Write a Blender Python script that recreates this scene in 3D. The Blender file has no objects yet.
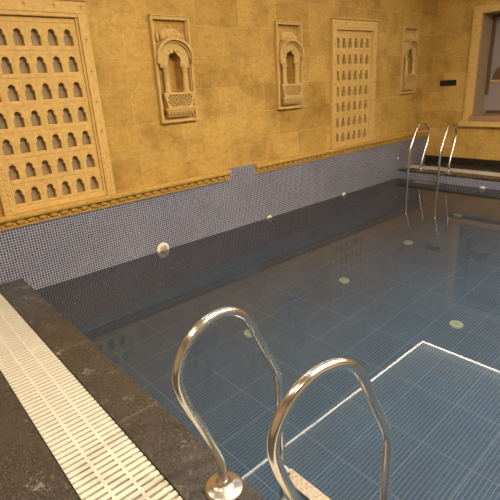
import bpy, bmesh, math, random
from mathutils import Vector, Matrix
random.seed(7)
PI = math.pi
scn = bpy.context.scene
COL = scn.collection

# ------------------------------------------------------------------ nodes / materials
def new_mat(name):
    m = bpy.data.materials.new(name); m.use_nodes = True
    nt = m.node_tree
    b = nt.nodes['Principled BSDF']
    return m, nt, b
def N(nt, t, **kw):
    n = nt.nodes.new(t)
    for k, v in kw.items(): setattr(n, k, v)
    return n
def L(nt, a, b): nt.links.new(a, b)
def coords(nt, order=None, scale=1.0):
    """object coordinates, optionally re-ordered, e.g. 'yz' -> (y,z,0)"""
    tc = N(nt, 'ShaderNodeTexCoord')
    if not order: return tc.outputs['Object']
    s = N(nt, 'ShaderNodeSeparateXYZ'); L(nt, tc.outputs['Object'], s.inputs[0])
    c = N(nt, 'ShaderNodeCombineXYZ')
    for i, ch in enumerate(order): L(nt, s.outputs['xyz'.index(ch)], c.inputs[i])
    return c.outputs[0]
def noise(nt, vec, scale, detail=4, rough=.55):
    n = N(nt, 'ShaderNodeTexNoise'); n.inputs['Scale'].default_value = scale
    n.inputs['Detail'].default_value = detail; n.inputs['Roughness'].default_value = rough
    L(nt, vec, n.inputs['Vector']); return n.outputs['Fac']
def ramp(nt, fac, stops):
    r = N(nt, 'ShaderNodeValToRGB'); L(nt, fac, r.inputs[0])
    e = r.color_ramp.elements
    while len(e) < len(stops): e.new(.5)
    for el, (p, c) in zip(e, stops):
        el.position = p; el.color = (*c, 1) if len(c) == 3 else c
    return r.outputs['Color']
def mix(nt, fac, a, b, mode='MIX'):
    n = N(nt, 'ShaderNodeMix', data_type='RGBA', blend_type=mode)
    if isinstance(fac, (int, float)): n.inputs[0].default_value = fac
    else: L(nt, fac, n.inputs[0])
    for i, v in ((6, a), (7, b)):
        if isinstance(v, tuple): n.inputs[i].default_value = (*v, 1)
        else: L(nt, v, n.inputs[i])
    return n.outputs[2]
def bump(nt, b, h, strength=.3, dist=.01):
    n = N(nt, 'ShaderNodeBump'); n.inputs['Strength'].default_value = strength
    n.inputs['Distance'].default_value = dist
    L(nt, h, n.inputs['Height']); L(nt, n.outputs[0], b.inputs['Normal']); return n

def wall_stone(name, order, offs=(0, 0, 0)):
    m, nt, b = new_mat(name)
    v = coords(nt, order)
    mp = N(nt, 'ShaderNodeMapping'); L(nt, v, mp.inputs[0]); mp.inputs['Location'].default_value = offs
    # slight wobble of the joints
    nz = N(nt, 'ShaderNodeTexNoise'); nz.inputs['Scale'].default_value = 3.0; L(nt, mp.outputs[0], nz.inputs['Vector'])
    va = N(nt, 'ShaderNodeVectorMath', operation='SCALE'); L(nt, nz.outputs['Color'], va.inputs[0]); va.inputs['Scale'].default_value = .018
    vb = N(nt, 'ShaderNodeVectorMath', operation='ADD'); L(nt, mp.outputs[0], vb.inputs[0]); L(nt, va.outputs[0], vb.inputs[1])
    br = N(nt, 'ShaderNodeTexBrick'); L(nt, vb.outputs[0], br.inputs['Vector'])
    br.inputs['Scale'].default_value = 1; br.inputs['Brick Width'].default_value = .60; br.inputs['Row Height'].default_value = .312
    br.inputs['Mortar Size'].default_value = .0040; br.inputs['Mortar Smooth'].default_value = .6; br.inputs['Bias'].default_value = 0
    br.offset = .42
    br.inputs['Color1'].default_value = (.600, .365, .096, 1); br.inputs['Color2'].default_value = (.490, .288, .066, 1)
    br.inputs['Mortar'].default_value = (.66, .44, .165, 1)
    n1 = noise(nt, vb.outputs[0], 2.2, 6, .65)
    c1 = ramp(nt, n1, [(.30, (.58, .52, .42)), (.48, (.97, .96, .95)), (.72, (1.18, 1.2, 1.3))])
    c = mix(nt, .85, br.outputs['Color'], c1, 'MULTIPLY')
    n2 = noise(nt, mp.outputs[0], 24, 6, .8)
    c2 = ramp(nt, n2, [(.32, (.62, .58, .50)), (.52, (1, 1, 1)), (.7, (1.22, 1.22, 1.26))])
    c = mix(nt, .7, c, c2, 'MULTIPLY')
    # streaky dark tooling stains
    mp2 = N(nt, 'ShaderNodeMapping'); L(nt, mp.outputs[0], mp2.inputs[0]); mp2.inputs['Scale'].default_value = (1.2, 5, 1)
    n3 = noise(nt, mp2.outputs[0], 2.5, 5, .6)
    c3 = ramp(nt, n3, [(.56, (1, 1, 1)), (.72, (.80, .74, .62))])
    c = mix(nt, .8, c, c3, 'MULTIPLY')
    L(nt, c, b.inputs['Base Color']); b.inputs['Roughness'].default_value = .72
    b.inputs['Specular IOR Level'].default_value = .3
    ad = N(nt, 'ShaderNodeMath', operation='MULTIPLY_ADD'); L(nt, br.outputs['Fac'], ad.inputs[0]); ad.inputs[1].default_value = -.5
    L(nt, n1, ad.inputs[2])
    ad2 = N(nt, 'ShaderNodeMath', operation='MULTIPLY_ADD'); L(nt, n2, ad2.inputs[0]); ad2.inputs[1].default_value = .6; L(nt, ad.outputs[0], ad2.inputs[2])
    bump(nt, b, ad2.outputs[0], .6, .025)
    return m
def plain(name, col, rough=.5, metal=0, var=.12, nscale=12, bmp=.0, spec=.5):
    m, nt, b = new_mat(name)
    v = coords(nt)
    n = noise(nt, v, nscale, 5)
    c = ramp(nt, n, [(.25, tuple(x * (1 - var) for x in col)), (.75, tuple(min(1, x * (1 + var)) for x in col))])
    L(nt, c, b.inputs['Base Color']); b.inputs['Roughness'].default_value = rough; b.inputs['Metallic'].default_value = metal
    b.inputs['Specular IOR Level'].default_value = spec
    if bmp: bump(nt, b, n, bmp, .006)
    return m
def mosaic(name, order, tile, c1, c2, grout, joint=None, mort=.11, gcol=None, rough=.25, stripes=False):
    """small square tiles; joint=(w,h,ox,oy) adds sheet joints"""
    m, nt, b = new_mat(name)
    v = coords(nt, order)
    br = N(nt, 'ShaderNodeTexBrick'); L(nt, v, br.inputs['Vector']); br.offset = 0; br.squash = 1
    br.inputs['Scale'].default_value = 1; br.inputs['Brick Width'].default_value = tile; br.inputs['Row Height'].default_value = tile
    br.inputs['Mortar Size'].default_value = tile * mort; br.inputs['Mortar Smooth'].default_value = .1
    br.inputs['Bias'].default_value = 0
    br.inputs['Color1'].default_value = (*c1, 1); br.inputs['Color2'].default_value = (*c2, 1); br.inputs['Mortar'].default_value = (*grout, 1)
    if stripes:      # tiles read as rows: wide joints one way, faint ones the other
        br.inputs['Row Height'].default_value = 50.0
        b3 = N(nt, 'ShaderNodeTexBrick'); L(nt, v, b3.inputs['Vector']); b3.offset = 0
        b3.inputs['Scale'].default_value = 1; b3.inputs['Brick Width'].default_value = tile; b3.inputs['Row Height'].default_value = tile
        b3.inputs['Mortar Size'].default_value = tile * mort * .8; b3.inputs['Bias'].default_value = 0
        b3.inputs['Color1'].default_value = (*c1, 1); b3.inputs['Color2'].default_value = (*c2, 1); b3.inputs['Mortar'].default_value = (*[(2 * p + q) / 3 for p, q in zip(c2, grout)], 1)
    n = noise(nt, v, 1.4, 4)
    base = mix(nt, br.outputs['Fac'], b3.outputs['Color'], grout) if stripes else br.outputs['Color']
    cl = mix(nt, .6, base, ramp(nt, n, [(.3, (.74, .76, .82)), (.7, (1.15, 1.13, 1.1))]), 'MULTIPLY')
    if joint:
        mp = N(nt, 'ShaderNodeMapping'); L(nt, v, mp.inputs[0]); mp.inputs['Location'].default_value = (-joint[2], -joint[3], 0)
        b2 = N(nt, 'ShaderNodeTexBrick'); L(nt, mp.outputs[0], b2.inputs['Vector']); b2.offset = 0
        b2.inputs['Scale'].default_value = 1; b2.inputs['Brick Width'].default_value = joint[0]; b2.inputs['Row Height'].default_value = joint[1]
        b2.inputs['Mortar Size'].default_value = .0028; b2.inputs['Mortar Smooth'].default_value = .2
        cl = mix(nt, b2.outputs['Fac'], cl, gcol or grout)
    L(nt, cl, b.inputs['Base Color']); b.inputs['Roughness'].default_value = rough
    h = N(nt, 'ShaderNodeMath', operation='SUBTRACT'); h.inputs[0].default_value = 1; L(nt, br.outputs['Fac'], h.inputs[1])
    bump(nt, b, h.outputs[0], .25, .002)
    return m
def granite(name, jx=None):
    m, nt, b = new_mat(name)
    v = coords(nt)
    n1 = noise(nt, v, 110, 4, .85); n2 = noise(nt, v, 7, 6, .65); n3 = noise(nt, v, 42, 4, .7)
    c = ramp(nt, n1, [(.34, (.018, .0155, .014)), (.53, (.052, .044, .040)), (.68, (.16, .14, .125))])
    c = mix(nt, .8, c, ramp(nt, n2, [(.3, (.84, .83, .82)), (.6, (1.05, 1.05, 1.05)), (.78, (1.3, 1.28, 1.25))]), 'MULTIPLY')
    c = mix(nt, .7, c, ramp(nt, n3, [(.3, (.62, .6, .6)), (.7, (1.4, 1.4, 1.4))]), 'MULTIPLY')
    # dried water marks: scattered pale patches
    n4 = noise(nt, v, 5.5, 3, .5); n5 = noise(nt, v, 40, 4, .7)
    mm = N(nt, 'ShaderNodeMath', operation='MULTIPLY'); L(nt, n4, mm.inputs[0]); L(nt, n5, mm.inputs[1])
    f = ramp(nt, mm.outputs[0], [(.325, (0, 0, 0)), (.41, (.85, .85, .85))])
    c = mix(nt, f, c, (.24, .20, .17))
    if jx:
        br = N(nt, 'ShaderNodeTexBrick'); mp = N(nt, 'ShaderNodeMapping'); L(nt, v, mp.inputs[0])
        mp.inputs['Location'].default_value = (-jx[2], -jx[3], 0); L(nt, mp.outputs[0], br.inputs['Vector']); br.offset = 0
        br.inputs['Scale'].default_value = 1; br.inputs['Brick Width'].default_value = jx[0]; br.inputs['Row Height'].default_value = jx[1]
        br.inputs['Mortar Size'].default_value = .0014; br.inputs['Mortar Smooth'].default_value = .3
        c = mix(nt, br.outputs['Fac'], c, (.30, .25, .20))
    L(nt, c, b.inputs['Base Color'])
    r = ramp(nt, n2, [(.3, (.17, .17, .17)), (.7, (.36, .36, .36))])
    L(nt, r, b.inputs['Roughness']); b.inputs['Specular IOR Level'].default_value = .45
    bump(nt, b, n3, .12, .004)
    return m
def water_mat():
    m = bpy.data.materials.new('pool_water'); m.use_nodes = True
    nt = m.node_tree; nt.nodes.clear()
    out = N(nt, 'ShaderNodeOutputMaterial')
    tr = N(nt, 'ShaderNodeBsdfTransparent'); tr.inputs['Color'].default_value = (.50, .55, .58, 1)
    gl = N(nt, 'ShaderNodeBsdfGlossy'); gl.inputs['Roughness'].default_value = .012
    gl.inputs['Color'].default_value = (1, 1, 1, 1)
    fr = N(nt, 'ShaderNodeFresnel'); fr.inputs['IOR'].default_value = 1.333
    ms = N(nt, 'ShaderNodeMixShader')
    tc = N(nt, 'ShaderNodeTexCoord')
    nz = noise(nt, tc.outputs['Object'], 1.6, 1, .4)
    bp = N(nt, 'ShaderNodeBump'); bp.inputs['Strength'].default_value = .004; bp.inputs['Distance'].default_value = .03
    L(nt, nz, bp.inputs['Height']); L(nt, bp.outputs[0], gl.inputs['Normal']); L(nt, bp.outputs[0], fr.inputs['Normal'])
    df = N(nt, 'ShaderNodeBsdfDiffuse'); df.inputs['Color'].default_value = (.60, .47, .30, 1)
    m0 = N(nt, 'ShaderNodeMixShader'); m0.inputs[0].default_value = .036
    L(nt, tr.outputs[0], m0.inputs[1]); L(nt, df.outputs[0], m0.inputs[2])
    L(nt, fr.outputs[0], ms.inputs[0]); L(nt, m0.outputs[0], ms.inputs[1]); L(nt, gl.outputs[0], ms.inputs[2])
    L(nt, ms.outputs[0], out.inputs[0])
    return m
def emit(name, col, s):
    m = bpy.data.materials.new(name); m.use_nodes = True
    nt = m.node_tree; nt.nodes.clear(); o = N(nt, 'ShaderNodeOutputMaterial'); e = N(nt, 'ShaderNodeEmission')
    e.inputs[0].default_value = (*col, 1); e.inputs[1].default_value = s; L(nt, e.outputs[0], o.inputs[0]); return m

M = {}
M['stone_side'] = wall_stone('sandstone_side', 'yz', (.17, .002, 0))
M['stone_end'] = wall_stone('sandstone_end', 'xz', (.1, .002, 0))
M['carved'] = plain('carved_sandstone', (.63, .40, .135), .7, var=.14, nscale=22, bmp=.35, spec=.3)
M['carved_pale'] = plain('carved_pale_sandstone', (.57, .365, .130), .7, var=.14, nscale=30, bmp=.35, spec=.3)
M['mould'] = plain('moulding_sandstone', (.52, .315, .075), .7, var=.2, nscale=18, bmp=.4, spec=.3)
M['inlay'] = plain('dark_inlay', (.20, .115, .035), .7, var=.2)
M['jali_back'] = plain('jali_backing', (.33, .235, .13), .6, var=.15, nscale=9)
M['mosaic_side'] = mosaic('blue_mosaic_side', 'yz', .0248, (.040, .056, .130), (.095, .115, .220), (.47, .44, .47), mort=.105)
M['mosaic_end'] = mosaic('blue_mosaic_end', 'xz', .0248, (.040, .056, .130), (.095, .115, .220), (.47, .44, .47), mort=.105)
M['mosaic_floor'] = mosaic('blue_mosaic_floor', 'xy', .0254, (.046, .125, .255), (.068, .165, .32), (.25, .37, .48), (.311, .4475, 3.28 - .311 * 13, .90 - .4475 * 4), mort=.10, gcol=(.30, .41, .47), rough=.35, stripes=True)
M['granite'] = granite('brown_granite', (.9, 3.0, .67 - .9 * 3, -1.2))
M['granite_deck'] = granite('brown_granite_deck')
M['black_stone'] = plain('black_skirting', (.022, .016, .013), .3, var=.3)
M['cream'] = plain('cream_plastic', (.60, .56, .49), .45, var=.05, nscale=8)
M['gutter'] = plain('gutter_shade_dark', (.016, .012, .008), .8, var=.3)  # near-black colour stands in for the shade below the grate slats
M['white'] = plain('white_plastic', (.80, .74, .64), .4, var=.04)
M['beige_plastic'] = plain('beige_plastic', (.45, .34, .22), .4, var=.05)
M['pale_green'] = plain('pale_green_plastic', (.86, .88, .66), .4, var=.05)
M['pale_green_dull'] = plain('pale_green_cap', (.70, .71, .50), .4, var=.05)
M['wall_plaster'] = plain('beige_wall_plaster', (.50, .41, .30), .8, var=.06, nscale=3)
M['chrome'] = plain('polished_steel', (.82, .80, .77), .20, 1, var=.03, nscale=40)
M['flange'] = plain('brushed_steel', (.70, .66, .61), .26, 1, var=.06, nscale=60)
M['steel_rough'] = plain('textured_steel', (.62, .52, .42), .38, 1, var=.15, nscale=70, bmp=.6)
M['rubber'] = plain('black_rubber', (.02, .02, .02), .6)
M['black'] = plain('black_plate', (.016, .014, .012), .4)
M['ceil'] = plain('ceiling_plaster', (.52, .45, .36), .85, var=.04, nscale=4)
M['ceil_deep'] = plain('ceiling_recess_paint', (.30, .56, .86), .85, var=.04, nscale=4)
M['white_paint'] = plain('white_ceiling_paint', (.82, .80, .76), .8, var=.02, nscale=4)
M['brown_wood'] = plain('brown_wood', (.13, .07, .035), .5, var=.25, nscale=14)
M['sill_pink'] = plain('pinkish_sandstone', (.36, .20, .12), .6, var=.15, nscale=16)
M['reveal'] = plain('greyish_tan_plaster', (.36, .26, .16), .7, var=.1, nscale=6)
M['lilac'] = plain('lilac_grey_plaster', (.30, .245, .235), .5, var=.06, nscale=3)
M['orange'] = plain('orange_ledge', (.62, .33, .12), .5, var=.1)
M['fleck'] = plain('pale_fleck', (.6, .55, .42), .7)
M['water'] = water_mat()
WARM = (1.0, .83, .58)
M['led'] = emit('led_strip', (1.0, .90, .74), 19)
M['lamp'] = emit('fill_lamp_lens', WARM, 8)

# ------------------------------------------------------------------ mesh helpers
def box(bm, x0, x1, y0, y1, z0, z1, mi=0):
    vs = [bm.verts.new((x, y, z)) for x in (x0, x1) for y in (y0, y1) for z in (z0, z1)]
    for f in ((0, 1, 3, 2), (4, 6, 7, 5), (0, 4, 5, 1), (2, 3, 7, 6), (0, 2, 6, 4), (1, 5, 7, 3)):
        fc = bm.faces.new([vs[i] for i in f]); fc.material_index = mi
    return vs
def finish(name, bm, mats, parent=None, loc=(0, 0, 0), smooth=False, bevel=0, seg=2):
    bmesh.ops.recalc_face_normals(bm, faces=bm.faces[:])
    if bevel:
        es = [e for e in bm.edges if len(e.link_faces) == 2 and e.calc_face_angle(0) > .6]
        bmesh.ops.bevel(bm, geom=es, offset=bevel, segments=seg, profile=.5, affect='EDGES', clamp_overlap=True)
    me = bpy.data.meshes.new(name); bm.to_mesh(me); bm.free()
    o = bpy.data.objects.new(name, me); COL.objects.link(o)
    for mt in (mats if isinstance(mats, (list, tuple)) else [mats]): me.materials.append(mt)
    if smooth:
        for p in me.polygons: p.use_smooth = True
        if smooth != 'all':
            me.set_sharp_from_angle(angle=math.radians(40))
    o.location = loc
    if parent: o.parent = parent
    return o
def tag(o, label=None, cat=None, group=None, kind=None):
    if label: o['label'] = label
    if cat: o['category'] = cat
    if group: o['group'] = group
    if kind: o['kind'] = kind
    return o
def empty(name, loc, label, cat, group=None, rz=0):
    o = bpy.data.objects.new(name, None); COL.objects.link(o); o.location = loc; o.rotation_euler = (0, 0, rz)
    o.empty_display_size = .1
    return tag(o, label, cat, group)
def dup(root, loc, label, rz=0):
    r = root.copy(); COL.objects.link(r); r.location = loc; r.rotation_euler = (0, 0, rz); r['label'] = label
    for ch in list(root.children):
        c = ch.copy(); COL.objects.link(c); c.parent = r
        for g in list(ch.children):
            d = g.copy(); COL.objects.link(d); d.parent = c
    return r
def bevel_box(bm, x0, x1, y0, y1, z0, z1): return box(bm, x0, x1, y0, y1, z0, z1)
def tube(bm, pts, r, n=16, caps=True):
    pts = [Vector(p) for p in pts]; rings = []
    t0 = (pts[1] - pts[0]).normalized()
    up = Vector((1, 0, 0)) if abs(t0.x) < .9 else Vector((0, 1, 0))
    for i, p in enumerate(pts):
        t = (pts[min(i + 1, len(pts) - 1)] - pts[max(i - 1, 0)]).normalized()
        a = (up - t * up.dot(t)).normalized(); up = a; b = t.cross(a)
        rings.append([bm.verts.new(p + (a * math.cos(q) + b * math.sin(q)) * r) for q in [2 * PI * k / n for k in range(n)]])
    for A, B in zip(rings, rings[1:]):
        for k in range(n): bm.faces.new((A[k], A[(k + 1) % n], B[(k + 1) % n], B[k]))
    if caps:
        bm.faces.new(rings[0][::-1]); bm.faces.new(rings[-1])
def catmull(P, sub=8):
    out = []
    for i in range(len(P) - 1):
        p0 = P[max(i - 1, 0)]; p1 = P[i]; p2 = P[i + 1]; p3 = P[min(i + 2, len(P) - 1)]
        for k in range(sub):
            t = k / sub
            out.append(tuple(.5 * (2 * b + (c - a) * t + (2 * a - 5 * b + 4 * c - d) * t * t + (3 * b - a - 3 * c + d) * t ** 3) for a, b, c, d in zip(p0, p1, p2, p3)))
    out.append(tuple(P[-1])); return out
def lathe(bm, prof, axis='z', n=24, origin=(0, 0, 0), mi=0):
    """prof: (radius, height) pairs, closed by caps"""
    rings = []
    o = Vector(origin)
    for r, h in prof:
        ring = []
        for k in range(n):
            a = 2 * PI * k / n; c, s = r * math.cos(a), r * math.sin(a)
            v = {'z': (c, s, h), 'x': (h, c, s), 'y': (s, h, c)}[axis]
            ring.append(bm.verts.new(o + Vector(v)))
        rings.append(ring)
    for A, B in zip(rings, rings[1:]):
        for k in range(n):
            f = bm.faces.new((A[k], A[(k + 1) % n], B[(k + 1) % n], B[k])); f.material_index = mi
    for R_ in (rings[0][::-1], rings[-1]):
        f = bm.faces.new(R_); f.material_index = mi
def sphere(bm, c, s, u=14, v=8):
    g = bmesh.ops.create_uvsphere(bm, u_segments=u, v_segments=v, radius=1)
    for w in g['verts']: w.co = Vector((c[0] + w.co.x * s[0], c[1] + w.co.y * s[1], c[2] + w.co.z * s[2]))
def plate(bm, outer, holes, x0, x1, bev=0):
    """flat plate in the y-z plane, from x0 to x1, with holes cut through it"""
    cu = bpy.data.curves.new('tmp', 'CURVE'); cu.dimensions = '2D'; cu.fill_mode = 'BOTH'
    cu.extrude = (x1 - x0) / 2 - bev; cu.bevel_depth = bev; cu.bevel_resolution = 0
    for pts in [outer] + holes:
        sp = cu.splines.new('POLY'); sp.points.add(len(pts) - 1); sp.use_cyclic_u = True
        for q, (a, b) in zip(sp.points, pts): q.co = (a, b, 0, 1)
    ob = bpy.data.objects.new('tmp', cu); COL.objects.link(ob)
    dg = bpy.context.evaluated_depsgraph_get(); me = bpy.data.meshes.new_from_object(ob.evaluated_get(dg))
    t = bmesh.new(); t.from_mesh(me)
    mid = (x0 + x1) / 2
    mp = {}
    for v in t.verts: mp[v.index] = bm.verts.new((mid + v.co.z, v.co.x, v.co.y))
    for f in t.faces:
        try: bm.faces.new([mp[v.index] for v in f.verts])
        except ValueError: pass
    t.free(); bpy.data.objects.remove(ob); bpy.data.meshes.remove(me); bpy.data.curves.remove(cu)
def strip(bm, pts, w, x0, x1):
    """band of height w running along a y-z path, from x0 to x1 (closed box sections)"""
    rows = []
    for i, (a, b) in enumerate(pts):
        p, q = pts[max(i - 1, 0)], pts[min(i + 1, len(pts) - 1)]
        d = Vector((q[0] - p[0], q[1] - p[1])).normalized(); nrm = Vector((-d.y, d.x))
        rows.append([bm.verts.new((x, a + nrm.x * s, b + nrm.y * s)) for x, s in ((x0, -w / 2), (x1, -w / 2), (x1, w / 2), (x0, w / 2))])
    for A, B in zip(rows, rows[1:]):
        for k in range(4): bm.faces.new((A[k], A[(k + 1) % 4], B[(k + 1) % 4], B[k]))
    bm.faces.new(rows[0][::-1]); bm.faces.new(rows[-1])
def pocket_wall(name, mat, a0, a1, z0, z1, pockets, thick, place):
    """front face with rectangular pockets (a0,a1,z0,z1,depth); place(a, z, d) -> xyz, d = depth behind the face"""
    A = sorted({a0, a1, *[v for p in pockets for v in p[0:2]]}); Z = sorted({z0, z1, *[v for p in pockets for v in p[2:4]]})
    bm = bmesh.new(); V = {}
    def vt(a, z, d):
        k = (round(a, 5), round(z, 5), round(d, 5))
        if k not in V: V[k] = bm.verts.new(place(a, z, d))
        return V[k]
    for i in range(len(A) - 1):
        for j in range(len(Z) - 1):
            ca, cz = (A[i] + A[i + 1]) / 2, (Z[j] + Z[j + 1]) / 2
            d = 0
            for p in pockets:
                if p[0] < ca < p[1] and p[2] < cz < p[3]: d = p[4]
            bm.faces.new([vt(A[i], Z[j], d), vt(A[i + 1], Z[j], d), vt(A[i + 1], Z[j + 1], d), vt(A[i], Z[j + 1], d)])
    for p in pockets:
        As = [a for a in A if p[0] <= a <= p[1]]; Zs = [z for z in Z if p[2] <= z <= p[3]]
        for u, v in zip(As, As[1:]):
            for z in (p[2], p[3]): bm.faces.new([vt(u, z, 0), vt(v, z, 0), vt(v, z, p[4]), vt(u, z, p[4])])
        for u, v in zip(Zs, Zs[1:]):
            for a in (p[0], p[1]): bm.faces.new([vt(a, u, 0), vt(a, v, 0), vt(a, v, p[4]), vt(a, u, p[4])])
    c = [vt(a0, z0, thick), vt(a1, z0, thick), vt(a1, z1, thick), vt(a0, z1, thick)]
    bm.faces.new(c)
    As, Zs = A, Z
    for u, v in zip(As, As[1:]):
        pass
    bm.faces.new([vt(a, z0, 0) for a in A] + [c[1], c[0]]); bm.faces.new([vt(a, z1, 0) for a in A] + [c[2], c[3]])
    bm.faces.new([vt(a0, z, 0) for z in Z] + [c[3], c[0]]); bm.faces.new([vt(a1, z, 0) for z in Z] + [c[2], c[1]])
    o = finish(name, bm, mat); return tag(o, kind='structure')

# ------------------------------------------------------------------ dimensions (metres; deck top = 0)
W = -.153                    # water level
YB = 7.27                    # end wall
YE = 6.323                   # far pool edge
XP = 6.6                     # right pool edge
XR, YN = 8.0, -3.0           # right wall, near wall
CZ, RZ = 2.95, 3.66          # ceiling soffit, recess top
MZ0, MZ1 = .481, .597        # moulding
C1, C2 = -.229, -.544        # grate strip near side
NICHES = (1.885, 3.605, 6.45)
NZ = (1.22, 1.23, 1.265)
PANELS = (-.012, 4.450)
PW, PZ1 = 1.036, 2.322

# ------------------------------------------------------------------ room shell
pk = []
for y in PANELS: pk.append((y + .085, y + PW - .085, .650, 2.185, .065))
for y, z in zip(NICHES, NZ): pk.append((y - .085, y + .085, z + .30, z + .70, .10))
pocket_wall('wall_left', M['stone_side'], YN, YB, 0.0, 3.8, pk, .35, lambda a, z, d: (-d, a, z))
WX0, WX1, WZ0, WZ1, WD = .80, 2.30, .757, 2.408, .42
pocket_wall('wall_back', M['stone_end'], -.35, XR + .2, 0.0, 3.8, [(WX0, WX1, WZ0, WZ1, WD)], .6, lambda a, z, d: (a, YB + d, z))
bm = bmesh.new(); box(bm, XR, XR + .2, YN, YB, 0, 3.8); tag(finish('wall_right', bm, M['wall_plaster']), kind='structure')
bm = bmesh.new(); box(bm, -.35, XR + .2, YN - .2, YN, 0, 3.8); tag(finish('wall_front', bm, M['wall_plaster']), kind='structure')

# ceiling: soffit ring around a deep recess
TX0, TX1, TY0, TY1 = .655, 6.2, .05, 6.445
bm = bmesh.new()
box(bm, .0, TX0, YN, YB, CZ, RZ); box(bm, TX1, XR, YN, YB, CZ, RZ)
box(bm, TX0, TX1, YN, TY0, CZ, RZ); box(bm, TX0, TX1, TY1, YB, CZ, RZ)
box(bm, .0, XR, YN, YB, RZ, RZ + .12, 1)
q = .004
box(bm, TX0 - .0, TX0 + q, TY0, TY1, CZ, RZ, 2); box(bm, TX1 - q, TX1, TY0, TY1, CZ, RZ, 2)
box(bm, TX0 + q, TX1 - q, TY0, TY0 + q, CZ, RZ, 2); box(bm, TX0 + q, TX1 - q, TY1 - q, TY1, CZ, RZ, 2)
tag(finish('ceiling', bm, [M['ceil'], M['ceil_deep'], M['white_paint']]), kind='structure')

# mosaic dado above the water + pool basin under it
T = .012
bm = bmesh.new()
box(bm, 0, T, YN, YB, W - .9, MZ0 + .002)
box(bm, 0, .0125, 2.51, 2.94, MZ0, .606)
tag(finish('trim_1', bm, M['mosaic_side']), kind='structure')
bm = bmesh.new()
# basin: sloping floor
def fz(y): return W - .56 + .064 * y
vs = [bm.verts.new(v) for v in ((T, 0, fz(0)), (XP, 0, fz(0)), (XP, YE, fz(YE)), (T, YE, fz(YE)))]
vb = [bm.verts.new((v.co.x, v.co.y, -1.3)) for v in vs]
bm.faces.new(vs); bm.faces.new(vb[::-1])
for k in range(4): bm.faces.new((vs[k], vs[(k + 1) % 4], vb[(k + 1) % 4], vb[k]))
tag(finish('pool_floor', bm, M['mosaic_floor']), kind='structure')
bm = bmesh.new()
box(bm, T, XP, YE, YE + .2, -1.3, -.035)
box(bm, T, XP, -.2, 0, -1.3, -.035)
tag(finish('pool_end_walls', bm, M['mosaic_end']), kind='structure')
bm = bmesh.new(); box(bm, XP, XP + .2, -.2, YE + .2, -1.3, -.035)
tag(finish('pool_side_wall', bm, M['mosaic_side']), kind='structure')

# deck: coping slabs, gutters, floor
bm = bmesh.new()
box(bm, T, XP + .23, C1, 0, -.035, 0); box(bm, T, XP + .23, YE, YE - C1, -.035, 0); box(bm, XP, XP + .23, 0, YE, -.035, 0)
tag(finish('pool_coping', bm, M['granite'], bevel=.004), kind='structure')
bm = bmesh.new()
box(bm, T, XR, YN, C2, -.2, 0); box(bm, T, XR, YE - C2, YB, -.2, 0); box(bm, XP + .23, XR, C2, YE - C2, -.2, 0)
tag(finish('floor', bm, M['granite_deck']), kind='structure')
bm = bmesh.new()
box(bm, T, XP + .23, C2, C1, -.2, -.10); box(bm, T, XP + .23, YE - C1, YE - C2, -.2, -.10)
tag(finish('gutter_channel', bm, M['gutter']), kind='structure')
bm = bmesh.new(); box(bm, T, XR, YB - .02, YB, 0, .118); tag(finish('baseboard_back', bm, M['black_stone'], bevel=.003), kind='structure')

# moulding with a row of hanging petals, interrupted by the tiled block
bm = bmesh.new()
def prof_run(ya, yb):
    prof = [(.0, MZ1), (.060, MZ1), (.064, MZ1 - .006), (.064, MZ1 - .030), (.056, MZ1 - .046), (.038, MZ1 - .052), (.006, MZ1 - .054), (.004, MZ0 + .010), (.030, MZ0 + .008), (.030, MZ0), (0, MZ0)]
    A = [bm.verts.new((x, ya, z)) for x, z in prof]; B = [bm.verts.new((x, yb, z)) for x, z in prof]
    for k in range(len(prof)): bm.faces.new((A[k], A[(k + 1) % len(prof)], B[(k + 1) % len(prof)], B[k]))
    bm.faces.new(A); bm.faces.new(B[::-1])
    n = max(1, round((yb - ya) / .098)); p = (yb - ya) / n
    for k in range(n):
        sphere(bm, (.010, ya + (k + .5) * p, MZ1 - .070), (.026, p * .40, .032), 12, 8)
        sphere(bm, (.018, ya + (k + 1) * p, MZ1 - .095), (.008, p * .16, .014), 6, 4)
prof_run(YN, 2.51); prof_run(2.94, YB - .001)
tag(finish('trim_2', bm, M['mould'], smooth=True), kind='structure')

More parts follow.
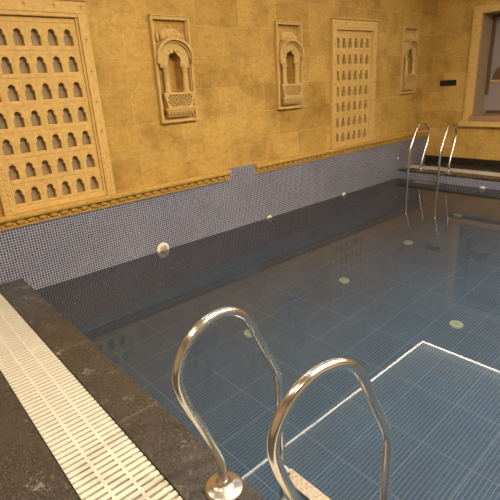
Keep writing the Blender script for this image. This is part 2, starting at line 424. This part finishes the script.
# ------------------------------------------------------------------ carved lattice panels
def arch_hole(cy, z):
    R_ = [(.0425, -.002), (.043, .045), (.0435, .068), (.040, .080), (.031, .085), (.0285, .089), (.031, .099), (.0305, .110), (.025, .121), (.014, .130), (0, .134)]
    return [(cy + a, z + b) for a, b in R_] + [(cy - a, z + b) for a, b in R_[-2::-1]]
def make_panel(loc, label):
    root = empty('lattice_panel', loc, label, 'wall panel', 'carved lattice panels in the stone wall')
    c0, pit = .155, .1385
    rows = [.672 + .2160 * k for k in range(7)]
    bm = bmesh.new()
    holes = [arch_hole(c0 + pit * i, z) for z in rows for i in range(6)]
    plate(bm, [(.086, .651), (PW - .086, .651), (PW - .086, 2.184), (.086, 2.184)], holes, -.034, .010, .002)
    for z in rows:
        box(bm, .009, .016, .088, PW - .088, z - .034, z - .024)
        for i in range(6):
            y = c0 + pit * i
            box(bm, .009, .014, y - .044, y + .044, z + .145, z + .150)
            box(bm, .009, .0135, y + .063, y + .075, z - .02, z + .150)
    box(bm, .009, .016, .088, PW - .088, 2.150, 2.160)
    finish('lattice_screen', bm, M['carved'], root)
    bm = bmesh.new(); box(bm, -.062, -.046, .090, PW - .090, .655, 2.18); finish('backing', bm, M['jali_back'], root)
    # frame: flat outer band + inner bead + deep head moulding
    bm = bmesh.new()
    zb = MZ1 + .0005
    for y0, y1 in ((0, .088), (PW - .088, PW)): box(bm, .0005, .050, y0, y1, zb, PZ1 - .1)
    box(bm, .0005, .050, 0, PW, PZ1 - .1, PZ1)
    for y0, y1 in ((.086, .108), (PW - .108, PW - .086)): box(bm, .0005, .030, y0, y1, zb, 2.19)
    box(bm, .0005, .044, .086, PW - .086, 2.193, 2.235)
    box(bm, .0005, .072, -.012, PW + .012, PZ1, PZ1 + .018)
    box(bm, .0005, .026, .086, PW - .086, zb, .640)
    # carved lower ends of the jambs
    for s in (.018, PW - .072):
        for k in range(9):
            z = .63 + k * .046
            box(bm, .049, .056, s, s + .022, z, z + .032); box(bm, .049, .056, s + .032, s + .054, z, z + .032)
    finish('frame', bm, M['carved'], root, bevel=.004, seg=1)
    def flower(y, z, r=.026):
        bm = bmesh.new()
        vs = []
        for k in range(16):
            q = r if k % 4 == 0 else (r * .42 if k % 4 in (1, 3) else r * .12)
            t_ = 2 * PI * k / 16 + (0, -.17, 0, .17)[k % 4]
            vs.append((q * math.cos(t_), q * math.sin(t_)))
        A = [bm.verts.new((.0512, y + p, z + q)) for p, q in vs]; B = [bm.verts.new((.0495, y + p, z + q)) for p, q in vs]
        bm.faces.new(A); bm.faces.new(B[::-1])
        for k in range(16): bm.faces.new((A[k], B[k], B[(k + 1) % 16], A[(k + 1) % 16]))
        finish('flower_inlay', bm, M['inlay'], root)
    for k in range(5):
        for y in (.044, PW - .044): flower(y, 1.22 + k * .265)
    for k in range(1, 4): flower(.044 + k * (PW - .088) / 4, 1.22 + 4 * .265)
    return root
p1 = make_panel((0, PANELS[0], 0), 'large carved sandstone panel of small arched holes at the upper left')
p2 = dup(p1, (0, PANELS[1], 0), 'carved sandstone panel of small arched holes farther off, between two carved niches')

# ------------------------------------------------------------------ carved niches (origin at bottom centre of the frame)
def make_niche(loc, label):
    root = empty('carved_niche', loc, label, 'wall niche', 'carved balcony niches in the stone wall')
    hw, H = .228, 1.02
    e = .0005
    bm = bmesh.new()
    for s in (-1, 1):
        a, b = sorted((s * hw, s * (hw - .030))); box(bm, e, .050, a, b, 0, H)
        a, b = sorted((s * (hw - .030), s * (hw - .042))); box(bm, e, .030, a, b, .03, H - .03)
    box(bm, e, .050, -hw + .03, hw - .03, 0, .030); box(bm, e, .050, -hw + .03, hw - .03, H - .030, H)
    box(bm, e, .056, -hw - .004, hw + .004, H, H + .012)
    finish('frame', bm, M['carved_pale'], root, bevel=.004, seg=1)
    # cusped arch slab
    bm = bmesh.new()
    base = .548
    op = []
    for k in range(41):
        a = PI * k / 40
        rr = .094 + .013 * abs(math.sin(a * 3.5))
        op.append((rr * math.cos(a) * .80, .585 + rr * math.sin(a) * 1.05 + (.012 if abs(a - PI / 2) < .12 else 0)))
    outer = [(.172, base), (.172, .63)] + [(.172 * math.cos(PI * k / 24), .63 + .145 * math.sin(PI * k / 24)) for k in range(1, 24)] + [(-.172, .63), (-.172, base)]
    poly = outer + [(-.075, base)] + op[::-1] + [(.075, base)]
    plate(bm, poly, [], .022, .048, .002)
    # raised cusp ornaments over the opening
    for k in range(7):
        a = PI * (k + .5) / 7
        sphere(bm, (.049, .122 * math.cos(a), .60 + .120 * math.sin(a)), (.008, .013, .013), 8, 6)
    for s in (-1, 1):
        sphere(bm, (.046, s * .115, .575), (.014, .034, .03), 10, 6)
    finish('cusped_arch', bm, M['carved_pale'], root, smooth=True)
    # curved eave (canopy)
    bm = bmesh.new()
    path = [(.205 * math.cos(PI * k / 24), .635 + .178 * math.sin(PI * k / 24) ** .92) for k in range(0, 25)]
    strip(bm, path, .024, e, .092); 
    path2 = [(a * .90, .63 + (b - .635) * .88) for a, b in path]
    strip(bm, path2, .014, e, .066)
    for s in (-1, 1):
        box(bm, e, .088, s * .205 - .014, s * .205 + .014, .585, .640)
    finish('curved_eave', bm, M['carved_pale'], root, bevel=.002, seg=1)
    # relief dome over the eave
    bm = bmesh.new()
    sphere(bm, (.008, 0, .862), (.034, .135, .058), 24, 12)
    for k in (-2, -1, 0, 1, 2): sphere(bm, (.016, k * .052, .868 - .006 * k * k), (.030, .027, .050 - .004 * abs(k)), 12, 8)
    sphere(bm, (.012, 0, .930), (.016, .014, .026), 8, 6)
    for s in (-1, 1): sphere(bm, (.010, s * .152, .835), (.018, .022, .046), 8, 6)
    finish('relief_dome', bm, M['carved_pale'], root, smooth='all')
    # columns
    for s in (-1, 1):
        bm = bmesh.new()
        y = s * .112
        lathe(bm, [(.040, .305), (.040, .320), (.034, .324), (.037, .338), (.032, .348), (.031, .42), (.029, .500), (.036, .506), (.036, .514), (.031, .520), (.038, .536), (.042, .552)], 'z', 14, (.044, y, 0))
        finish('column', bm, M['carved_pale'], root, smooth=True)
    # balcony with pierced lattice
    bm = bmesh.new()
    zt, zb_ = .292, .150
    holes = []
    for r in range(6):
        z = zb_ + .024 + r * .0195
        half = .150 + .036 * (z - zb_) / (zt - zb_)
        n = 9 if r % 2 else 8
        for k in range(n):
            y = (k - (n - 1) / 2) * .040
            if abs(y) + .017 > half - .006: continue
            holes.append([(y + .0165, z), (y, z + .0150), (y - .0165, z), (y, z - .0150)])
    plate(bm, [(-.150, zb_), (.150, zb_), (.186, zt), (-.186, zt)], holes, .070, .086, .0015)
    box(bm, .0862, .092, -.184, .184, zt - .009, zt); box(bm, .0862, .092, -.152, .152, zb_, zb_ + .006)
    finish('lattice_balcony', bm, M['carved_pale'], root)
    bm = bmesh.new()
    box(bm, e, .082, -.192, .192, zt + .0005, zt + .012)
    vs = []
    for s in (-1, 1):
        v = [bm.verts.new(c) for c in ((e, s * .150, zb_), (.070, s * .150, zb_), (.070, s * .186, zt), (e, s * .186, zt))]
        u = [bm.verts.new((w.co.x, w.co.y - s * .010, w.co.z)) for w in v]
        bm.faces.new(v); bm.faces.new(u[::-1])
        for k in range(4): bm.faces.new((v[k], u[k], u[(k + 1) % 4], v[(k + 1) % 4]))
    finish('balcony_floor_and_sides', bm, M['carved_pale'], root)
    # corbel base with petals
    bm = bmesh.new()
    box(bm, e, .094, -.186, .186, .128, .1495); box(bm, e, .080, -.165, .165, .104, .1275)
    for k in range(9): sphere(bm, (.046, (k - 4) * .036, .092), (.034, .019, .026), 10, 6)
    box(bm, e, .050, -.150, .150, .058, .085)
    finish('corbel', bm, M['carved_pale'], root, smooth=True)
    return root
n1 = make_niche((0, NICHES[0], NZ[0]), 'carved stone balcony niche beside the large arched-hole panel, leftmost of the niches')
n2 = dup(n1, (0, NICHES[1], NZ[1]), 'carved stone balcony niche above the right of the raised tile block, middle of the three')
n3 = dup(n1, (0, NICHES[2], NZ[2]), 'small-looking carved balcony niche near the far wall corner, right of the distant arched-hole panel')

# ------------------------------------------------------------------ window recess in the end wall
win = bpy.data.objects.new('window_1', None); COL.objects.link(win); win.location = (WX0, YB, WZ0); tag(win, kind='structure')
def wpart(name, bm, mat, **kw):
    for v in bm.verts: v.co -= Vector((WX0, YB, WZ0))
    return finish(name, bm, mat, win, **kw)
bm = bmesh.new()
e = .0005
for x0, x1 in ((.655, .800), (WX1, WX1 + .145)):
    box(bm, x0, x1, YB - .040, YB - e, .757, WZ1 + .10)
    for k in range(26):                                        # carved running ornament
        z = .80 + k * .0625
        box(bm, x0 + .022, x0 + .048, YB - .047, YB - .039, z, z + .040); box(bm, x0 + .058, x0 + .080, YB - .046, YB - .039, z + .02, z + .05)
box(bm, .800, WX1, YB - .040, YB - e, WZ1, WZ1 + .10)
box(bm, .640, WX1 + .16, YB - .055, YB - e, WZ1 + .10, WZ1 + .115)
wpart('window_frame', bm, M['carved'], bevel=.003, seg=1)
bm = bmesh.new(); box(bm, .60, WX1 + .2, YB - .085, YB - e, .665, .7565); wpart('window_sill', bm, M['carved'], bevel=.006)
bm = bmesh.new(); box(bm, .778, WX1 + .02, YB - .078, YB + .30, .758, .845); wpart('sill_slab', bm, M['sill_pink'], bevel=.012)
yp = YB + WD
bm = bmesh.new()
box(bm, WX0 + e, WX0 + .006, YB + .001, yp - .001, .846, WZ1 - .008); box(bm, WX1 - .006, WX1 - e, YB + .001, yp - .001, .846, WZ1 - .008)
box(bm, WX0 + e, WX1 - e, YB + .001, yp - .001, WZ1 - .007, WZ1 - e); box(bm, WX0 + e, WX1 - e, YB + .3015, yp - .001, .758, .845)
wpart('reveal_lining', bm, M['reveal'])
bm = bmesh.new()
box(bm, WX0 + .007, WX0 + .06, yp - .06, yp - .0305, 1.16, WZ1 - .009); box(bm, WX1 - .06, WX1 - .007, yp - .06, yp - .0305, 1.16, WZ1 - .009)
box(bm, WX0 + .06, WX1 - .06, yp - .06, yp - .0305, WZ1 - .05, WZ1 - .009); box(bm, WX0 + .06, WX1 - .06, yp - .05, yp - .0305, .846, .90)
wpart('window_casing', bm, M['brown_wood'], bevel=.004, seg=1)
bm = bmesh.new(); box(bm, WX0 + .0065, WX1 - .0065, yp - .030, yp - .002, .8465, WZ1 - .0085); wpart('pane', bm, M['lilac'])
bm = bmesh.new(); box(bm, WX0 + .075, WX1 - .075, yp - .050, yp - .031, 1.360, 1.395); wpart('ledge', bm, M['orange'], bevel=.003)
bm = bmesh.new()
pts = [(WX0 + .27 + .17 * math.cos(PI * k / 20), 1.396 + .225 * math.sin(PI * k / 20)) for k in range(21)]
A = [bm.verts.new((x, yp - .046, z)) for x, z in pts]; B = [bm.verts.new((x, yp - .031, z)) for x, z in pts]
bm.faces.new(A); bm.faces.new(B[::-1])
for k in range(21): bm.faces.new((A[k], A[(k + 1) % 21], B[(k + 1) % 21], B[k]))
wpart('dark_arch', bm, M['brown_wood'])
bm = bmesh.new(); box(bm, .178, .468, YB - .014, YB - .0005, 1.340, 1.433)
box(bm, .19, .456, YB - .017, YB - .0135, 1.352, 1.421)
tag(finish('wall_plate', bm, M['black'], bevel=.003), 'small black rectangular plate on the far stone wall left of the window recess', 'plate')

# ------------------------------------------------------------------ water
bm = bmesh.new()
nx, ny = 2, 2
bm.faces.new([bm.verts.new(v) for v in ((T, 0, W), (XP, 0, W), (XP, YE, W), (T, YE, W))])
tag(finish('pool_water', bm, M['water']), 'still clear water filling the blue tiled pool', 'water', kind='stuff')
# debris floating in the corner
bm = bmesh.new()
for k in range(46):
    y = random.uniform(.12, 1.6); x = .25 + abs(random.gauss(0, .28)) + .1 * y; r = random.uniform(.003, .007)
    sphere(bm, (x, y, W + .001), (r, r * random.uniform(.5, 1), .0015), 6, 4)
tag(finish('floating_debris', bm, M['fleck']), 'scattered pale specks floating on the water near the left pool corner', 'debris', kind='stuff')

# ------------------------------------------------------------------ overflow grates
def make_grate(x0, x1, y0, y1, label):
    bm = bmesh.new()
    zt, zb = -.002, -.016
    pit, wd = .0365, .0228
    n = int((x1 - x0) / pit)
    for k in range(n):
        x = x0 + .006 + k * pit
        box(bm, x, x + wd, y0 + .006, y1 - .006, zb, zt)
    w = (y1 - y0)
    for f in (.345, .655):
        y = y0 + w * f; box(bm, x0 + .004, x1 - .004, y - .007, y + .007, zb - .004, zt - .0006)
    for y in (y0 + .03, y1 - .03): box(bm, x0 + .004, x1 - .004, y - .006, y + .006, -.0995, zb + .002)
    return tag(finish('drain_grate', bm, M['cream']), label, 'drain grate', 'overflow drain grates around the pool')
make_grate(T + .002, XP + .2, C2, C1, 'long cream slotted drain grate in the near deck at the lower left')
make_grate(T + .002, XP + .2, YE - C1, YE - C2, 'thin cream drain grate strip behind the far ladder, along the distant pool edge')

# ------------------------------------------------------------------ wall inlets and pool-floor inlets
def make_inlet(loc, r, label):
    root = empty('return_inlet', loc, label, 'pool inlet', 'round white inlets along the water line')
    bm = bmesh.new()
    lathe(bm, [(r, .0005), (r, .008), (r * .92, .016), (r * .62, .020), (r * .56, .014), (r * .54, .006)], 'x', 28)
    finish('faceplate', bm, M['white'], root, smooth=True)
    bm = bmesh.new(); lathe(bm, [(r * .53, .0005), (r * .53, .014), (r * .42, .024), (r * .22, .028), (r * .16, .018)], 'x', 24)
    finish('eyeball_nozzle', bm, M['beige_plastic'], root, smooth=True)
    return root
i1 = make_inlet((T, 1.487, -.140), .078, 'round white inlet half out of the water on the left tiled wall, nearest')
i2 = make_inlet((T, 3.157, -.172), .047, 'round pale inlet just under the water line, in front of the middle niche')
i3 = dup(i2, (T, 4.777, -.170), 'round pale inlet just under the water line, below the distant arched-hole panel')
i4 = dup(i2, (1.487, YE, -.172), 'round pale inlet on the far pool wall, right of the far ladder', rz=-PI / 2)
bm = bmesh.new(); lathe(bm, [(.018, .0005), (.018, .010), (.010, .016)], 'x', 16)
tag(finish('wall_eyelet', bm, M['white'], loc=(T, 6.29, .20), smooth=True), 'tiny white round eyelet on the blue tiles left of the far ladder', 'eyelet')
FL = [((250, 334), 'pale round floor inlet seen beside the left handrail under the water', 1.504, 1.457),
      ((344, 281), 'pale round pool floor inlet in the middle of the water, by the mirrored lattice holes', 1.535, 2.818),
      ((408, 243), 'pale round pool floor inlet in front of the far ladder reflections', 1.531, 4.128),
      ((458, 216), 'pale round pool floor inlet farthest away, right of the far ladder', 1.578, 5.366),
      ((456, 325), 'pale round pool floor inlet nearest the right edge, above the bright reflected corner', 2.829, 2.723)]
proto = None
for px, lab, x, y in FL:
    if proto is None:
        proto = empty('floor_inlet', (x, y, fz(y) + .006), lab, 'pool inlet', 'pale round inlets on the pool floor')
        bm = bmesh.new(); lathe(bm, [(.058, -.012), (.058, .006), (.054, .011), (.036, .012), (.032, .010)], 'z', 26); finish('cover_plate', bm, M['pale_green'], proto, smooth=True)
        bm = bmesh.new(); lathe(bm, [(.031, .0), (.031, .012), (.020, .016), (.008, .017)], 'z', 18); finish('cap', bm, M['pale_green_dull'], proto, smooth=True)
    else: dup(proto, (x, y, fz(y) + .006), lab)

# ------------------------------------------------------------------ ladders (origin on the coping between the two feet, +y towards the pool)
PROF = [(0, 0), (0, .05), (0, .10), (-.003, .14), (-.018, .20), (-.048, .29), (-.077, .37), (-.106, .445), (-.132, .522), (-.146, .606), (-.124, .684), (-.062, .752), (.020, .785), (.110, .773), (.178, .715), (.228, .618), (.286, .490), (.322, .405), (.332, .350), (.333, .29), (.333, .15), (.333, 0), (.333, -.2), (.333, -.42)]
RR = .0182
def make_ladder(loc, label):
    root = empty('pool_ladder', loc, label, 'pool ladder', 'steel pool ladders')
    sub = catmull([(0, a, b) for a, b in PROF], 6)
    for xo, rot, dy in ((-.2515, 0, 0), (.2235, -.15, .02)):
        bm = bmesh.new(); tube(bm, sub, RR, 20)
        rail = finish('handrail', bm, M['chrome'], root, (xo, dy, 0), smooth='all'); rail.rotation_euler = (0, 0, rot)
        bm = bmesh.new()
        lathe(bm, [(.080, .0005), (.083, .004), (.081, .009), (.070, .015), (.048, .020), (.030, .026), (.0225, .036), (.0200, .046), (.0186, .048)], 'z', 32)
        fl = finish('escutcheon', bm, M['flange'], root, (xo, dy, 0), smooth='all')
        bm = bmesh.new(); lathe(bm, [(.015, 0), (.024, .002), (.026, .012), (.026, .05), (.021, .055)], 'z', 18)
        f = finish('rubber_foot', bm, M['rubber'], rail, (0, .333, -.475), smooth=True)
    for zt in (-.075, -.28):
        bm = bmesh.new()
        plate(bm, [(-.183, -.029), (.183, -.029), (.183, .029), (-.183, .029)], [[(s * .168 + .0085 * math.cos(a), .0085 * math.sin(a)) for a in [2 * PI * k / 12 for k in range(12)]] for s in (-1, 1)], -.003, .003, .0008)
        # plate() builds in y-z; lay it flat
        for v in bm.verts: v.co = Vector((v.co.y, v.co.z, v.co.x))
        for k in range(22):
            for j in range(3):
                x = -.148 + k * .0141; y = -.017 + j * .017
                sphere(bm, (x, y, .003), (.006, .003, .0026) if (k + j) % 2 else (.003, .006, .0026), 6, 4)
        box(bm, -.183, .183, -.031, -.028, -.020, .002); box(bm, -.183, .183, .028, .031, -.020, .002)
        tr = finish('tread', bm, M['steel_rough'], root, (.005, .287, zt))
        for s in (-1, 1):
            bm = bmesh.new(); box(bm, s * .205 - .035, s * .205 + .035, .006, .027, -.016, -.004)
            finish('bracket', bm, M['chrome'], tr)
    return root
lad = make_ladder((3.398, -.081, 0), 'large polished steel pool ladder in the foreground standing on the brown granite coping')
lad2 = dup(lad, (.612, 6.455, 0), 'small-looking polished steel pool ladder at the far end near the wall corner', rz=PI)
for ch in lad2.children:
    if ch.name.startswith('tread') : ch.location.z -= .07

# ------------------------------------------------------------------ lights: cove strip around the ceiling recess + added round fill lamps, out of view
sx = .064
bm = bmesh.new()
box(bm, TX0 + .004, TX0 + .045, TY0 + .045, TY1 - .045, CZ, CZ + .006); box(bm, TX1 - .045, TX1 - .004, TY0 + .045, TY1 - .045, CZ, CZ + .006)
box(bm, TX0 + .004, TX1 - .004, TY0 + .004, TY0 + .045, CZ, CZ + .006); box(bm, TX0 + .004, TX1 - .004, TY1 - .045, TY1 - .004, CZ, CZ + .006)
tag(finish('trim_3', bm, M['white_paint']), kind='structure')
for nm, b_ in (('left', (TX0 + .0455, TX0 + sx, TY0 + .0455, TY1 - .0455)), ('right', (TX1 - sx, TX1 - .0455, TY0 + .0455, TY1 - .0455)), ('far', (TX0 + sx, TX1 - sx, TY1 - sx, TY1 - .0455)), ('near', (TX0 + sx, TX1 - sx, TY0 + .0455, TY0 + sx))):
    bm = bmesh.new(); box(bm, *b_, CZ + .001, CZ + .022)
    tag(finish('cove_light', bm, M['led']), 'warm light strip along the %s lip of the ceiling recess' % nm, 'light', 'cove light strips')
def fill_lamp(x, y, z, power, where):  # invented fittings, added out of view to brighten walls and near deck
    root = empty('fill_lamp', (x, y, z), 'added unseen fill lamp in the ceiling ' + where, 'light', 'added ceiling fill lamps')
    bm = bmesh.new(); lathe(bm, [(.098, -.0005), (.098, -.008), (.088, -.012), (.080, -.004)], 'z', 28); finish('trim_ring', bm, M['white'], root, smooth=True)
    bm = bmesh.new(); lathe(bm, [(.079, -.0005), (.079, -.004)], 'z', 28); finish('lens', bm, M['lamp'], root)
    ld = bpy.data.lights.new('fill_lamp_source', 'AREA'); ld.shape = 'DISK'; ld.size = .16; ld.energy = power; ld.color = WARM
    lo = bpy.data.objects.new('fill_lamp_source', ld); COL.objects.link(lo); lo.parent = root; lo.location = (0, 0, -.02)
for y, pw in ((.9, 108), (2.5, 68), (4.1, 32)):
    for x in (3.9, 5.3): fill_lamp(x, y, RZ, pw, 'recess')
for x in (1.2, 3.0, 5.0): fill_lamp(x, -1.35, CZ, 19, 'above the near deck')

# ------------------------------------------------------------------ world, camera, view
wd = bpy.data.worlds.new('World'); scn.world = wd; wd.use_nodes = True
wd.node_tree.nodes['Background'].inputs[0].default_value = (.02, .016, .012, 1)
cam = bpy.data.cameras.new('Camera'); co = bpy.data.objects.new('Camera', cam); COL.objects.link(co)
yaw, pitch, roll = -0.87099082, 0.35152546, -0.06118339
f = Vector((math.sin(yaw) * math.cos(pitch), math.cos(yaw) * math.cos(pitch), -math.sin(pitch)))
r = Vector((math.cos(yaw), -math.sin(yaw), 0)); u = r.cross(f)
r2 = r * math.cos(roll) + u * math.sin(roll); u2 = -r * math.sin(roll) + u * math.cos(roll)
co.matrix_world = Matrix(((r2.x, u2.x, -f.x, 4.32798), (r2.y, u2.y, -f.y, -.8581), (r2.z, u2.z, -f.z, 1.55), (0, 0, 0, 1)))
cam.sensor_width = 36; cam.lens = 448.81 / 500 * 36; cam.clip_start = .05
scn.camera = co
scn.view_settings.view_transform = 'Standard'; scn.view_settings.look = 'None'
scn.view_settings.gamma = 1; scn.view_settings.use_curve_mapping = False
scn.view_settings.exposure = 0.16
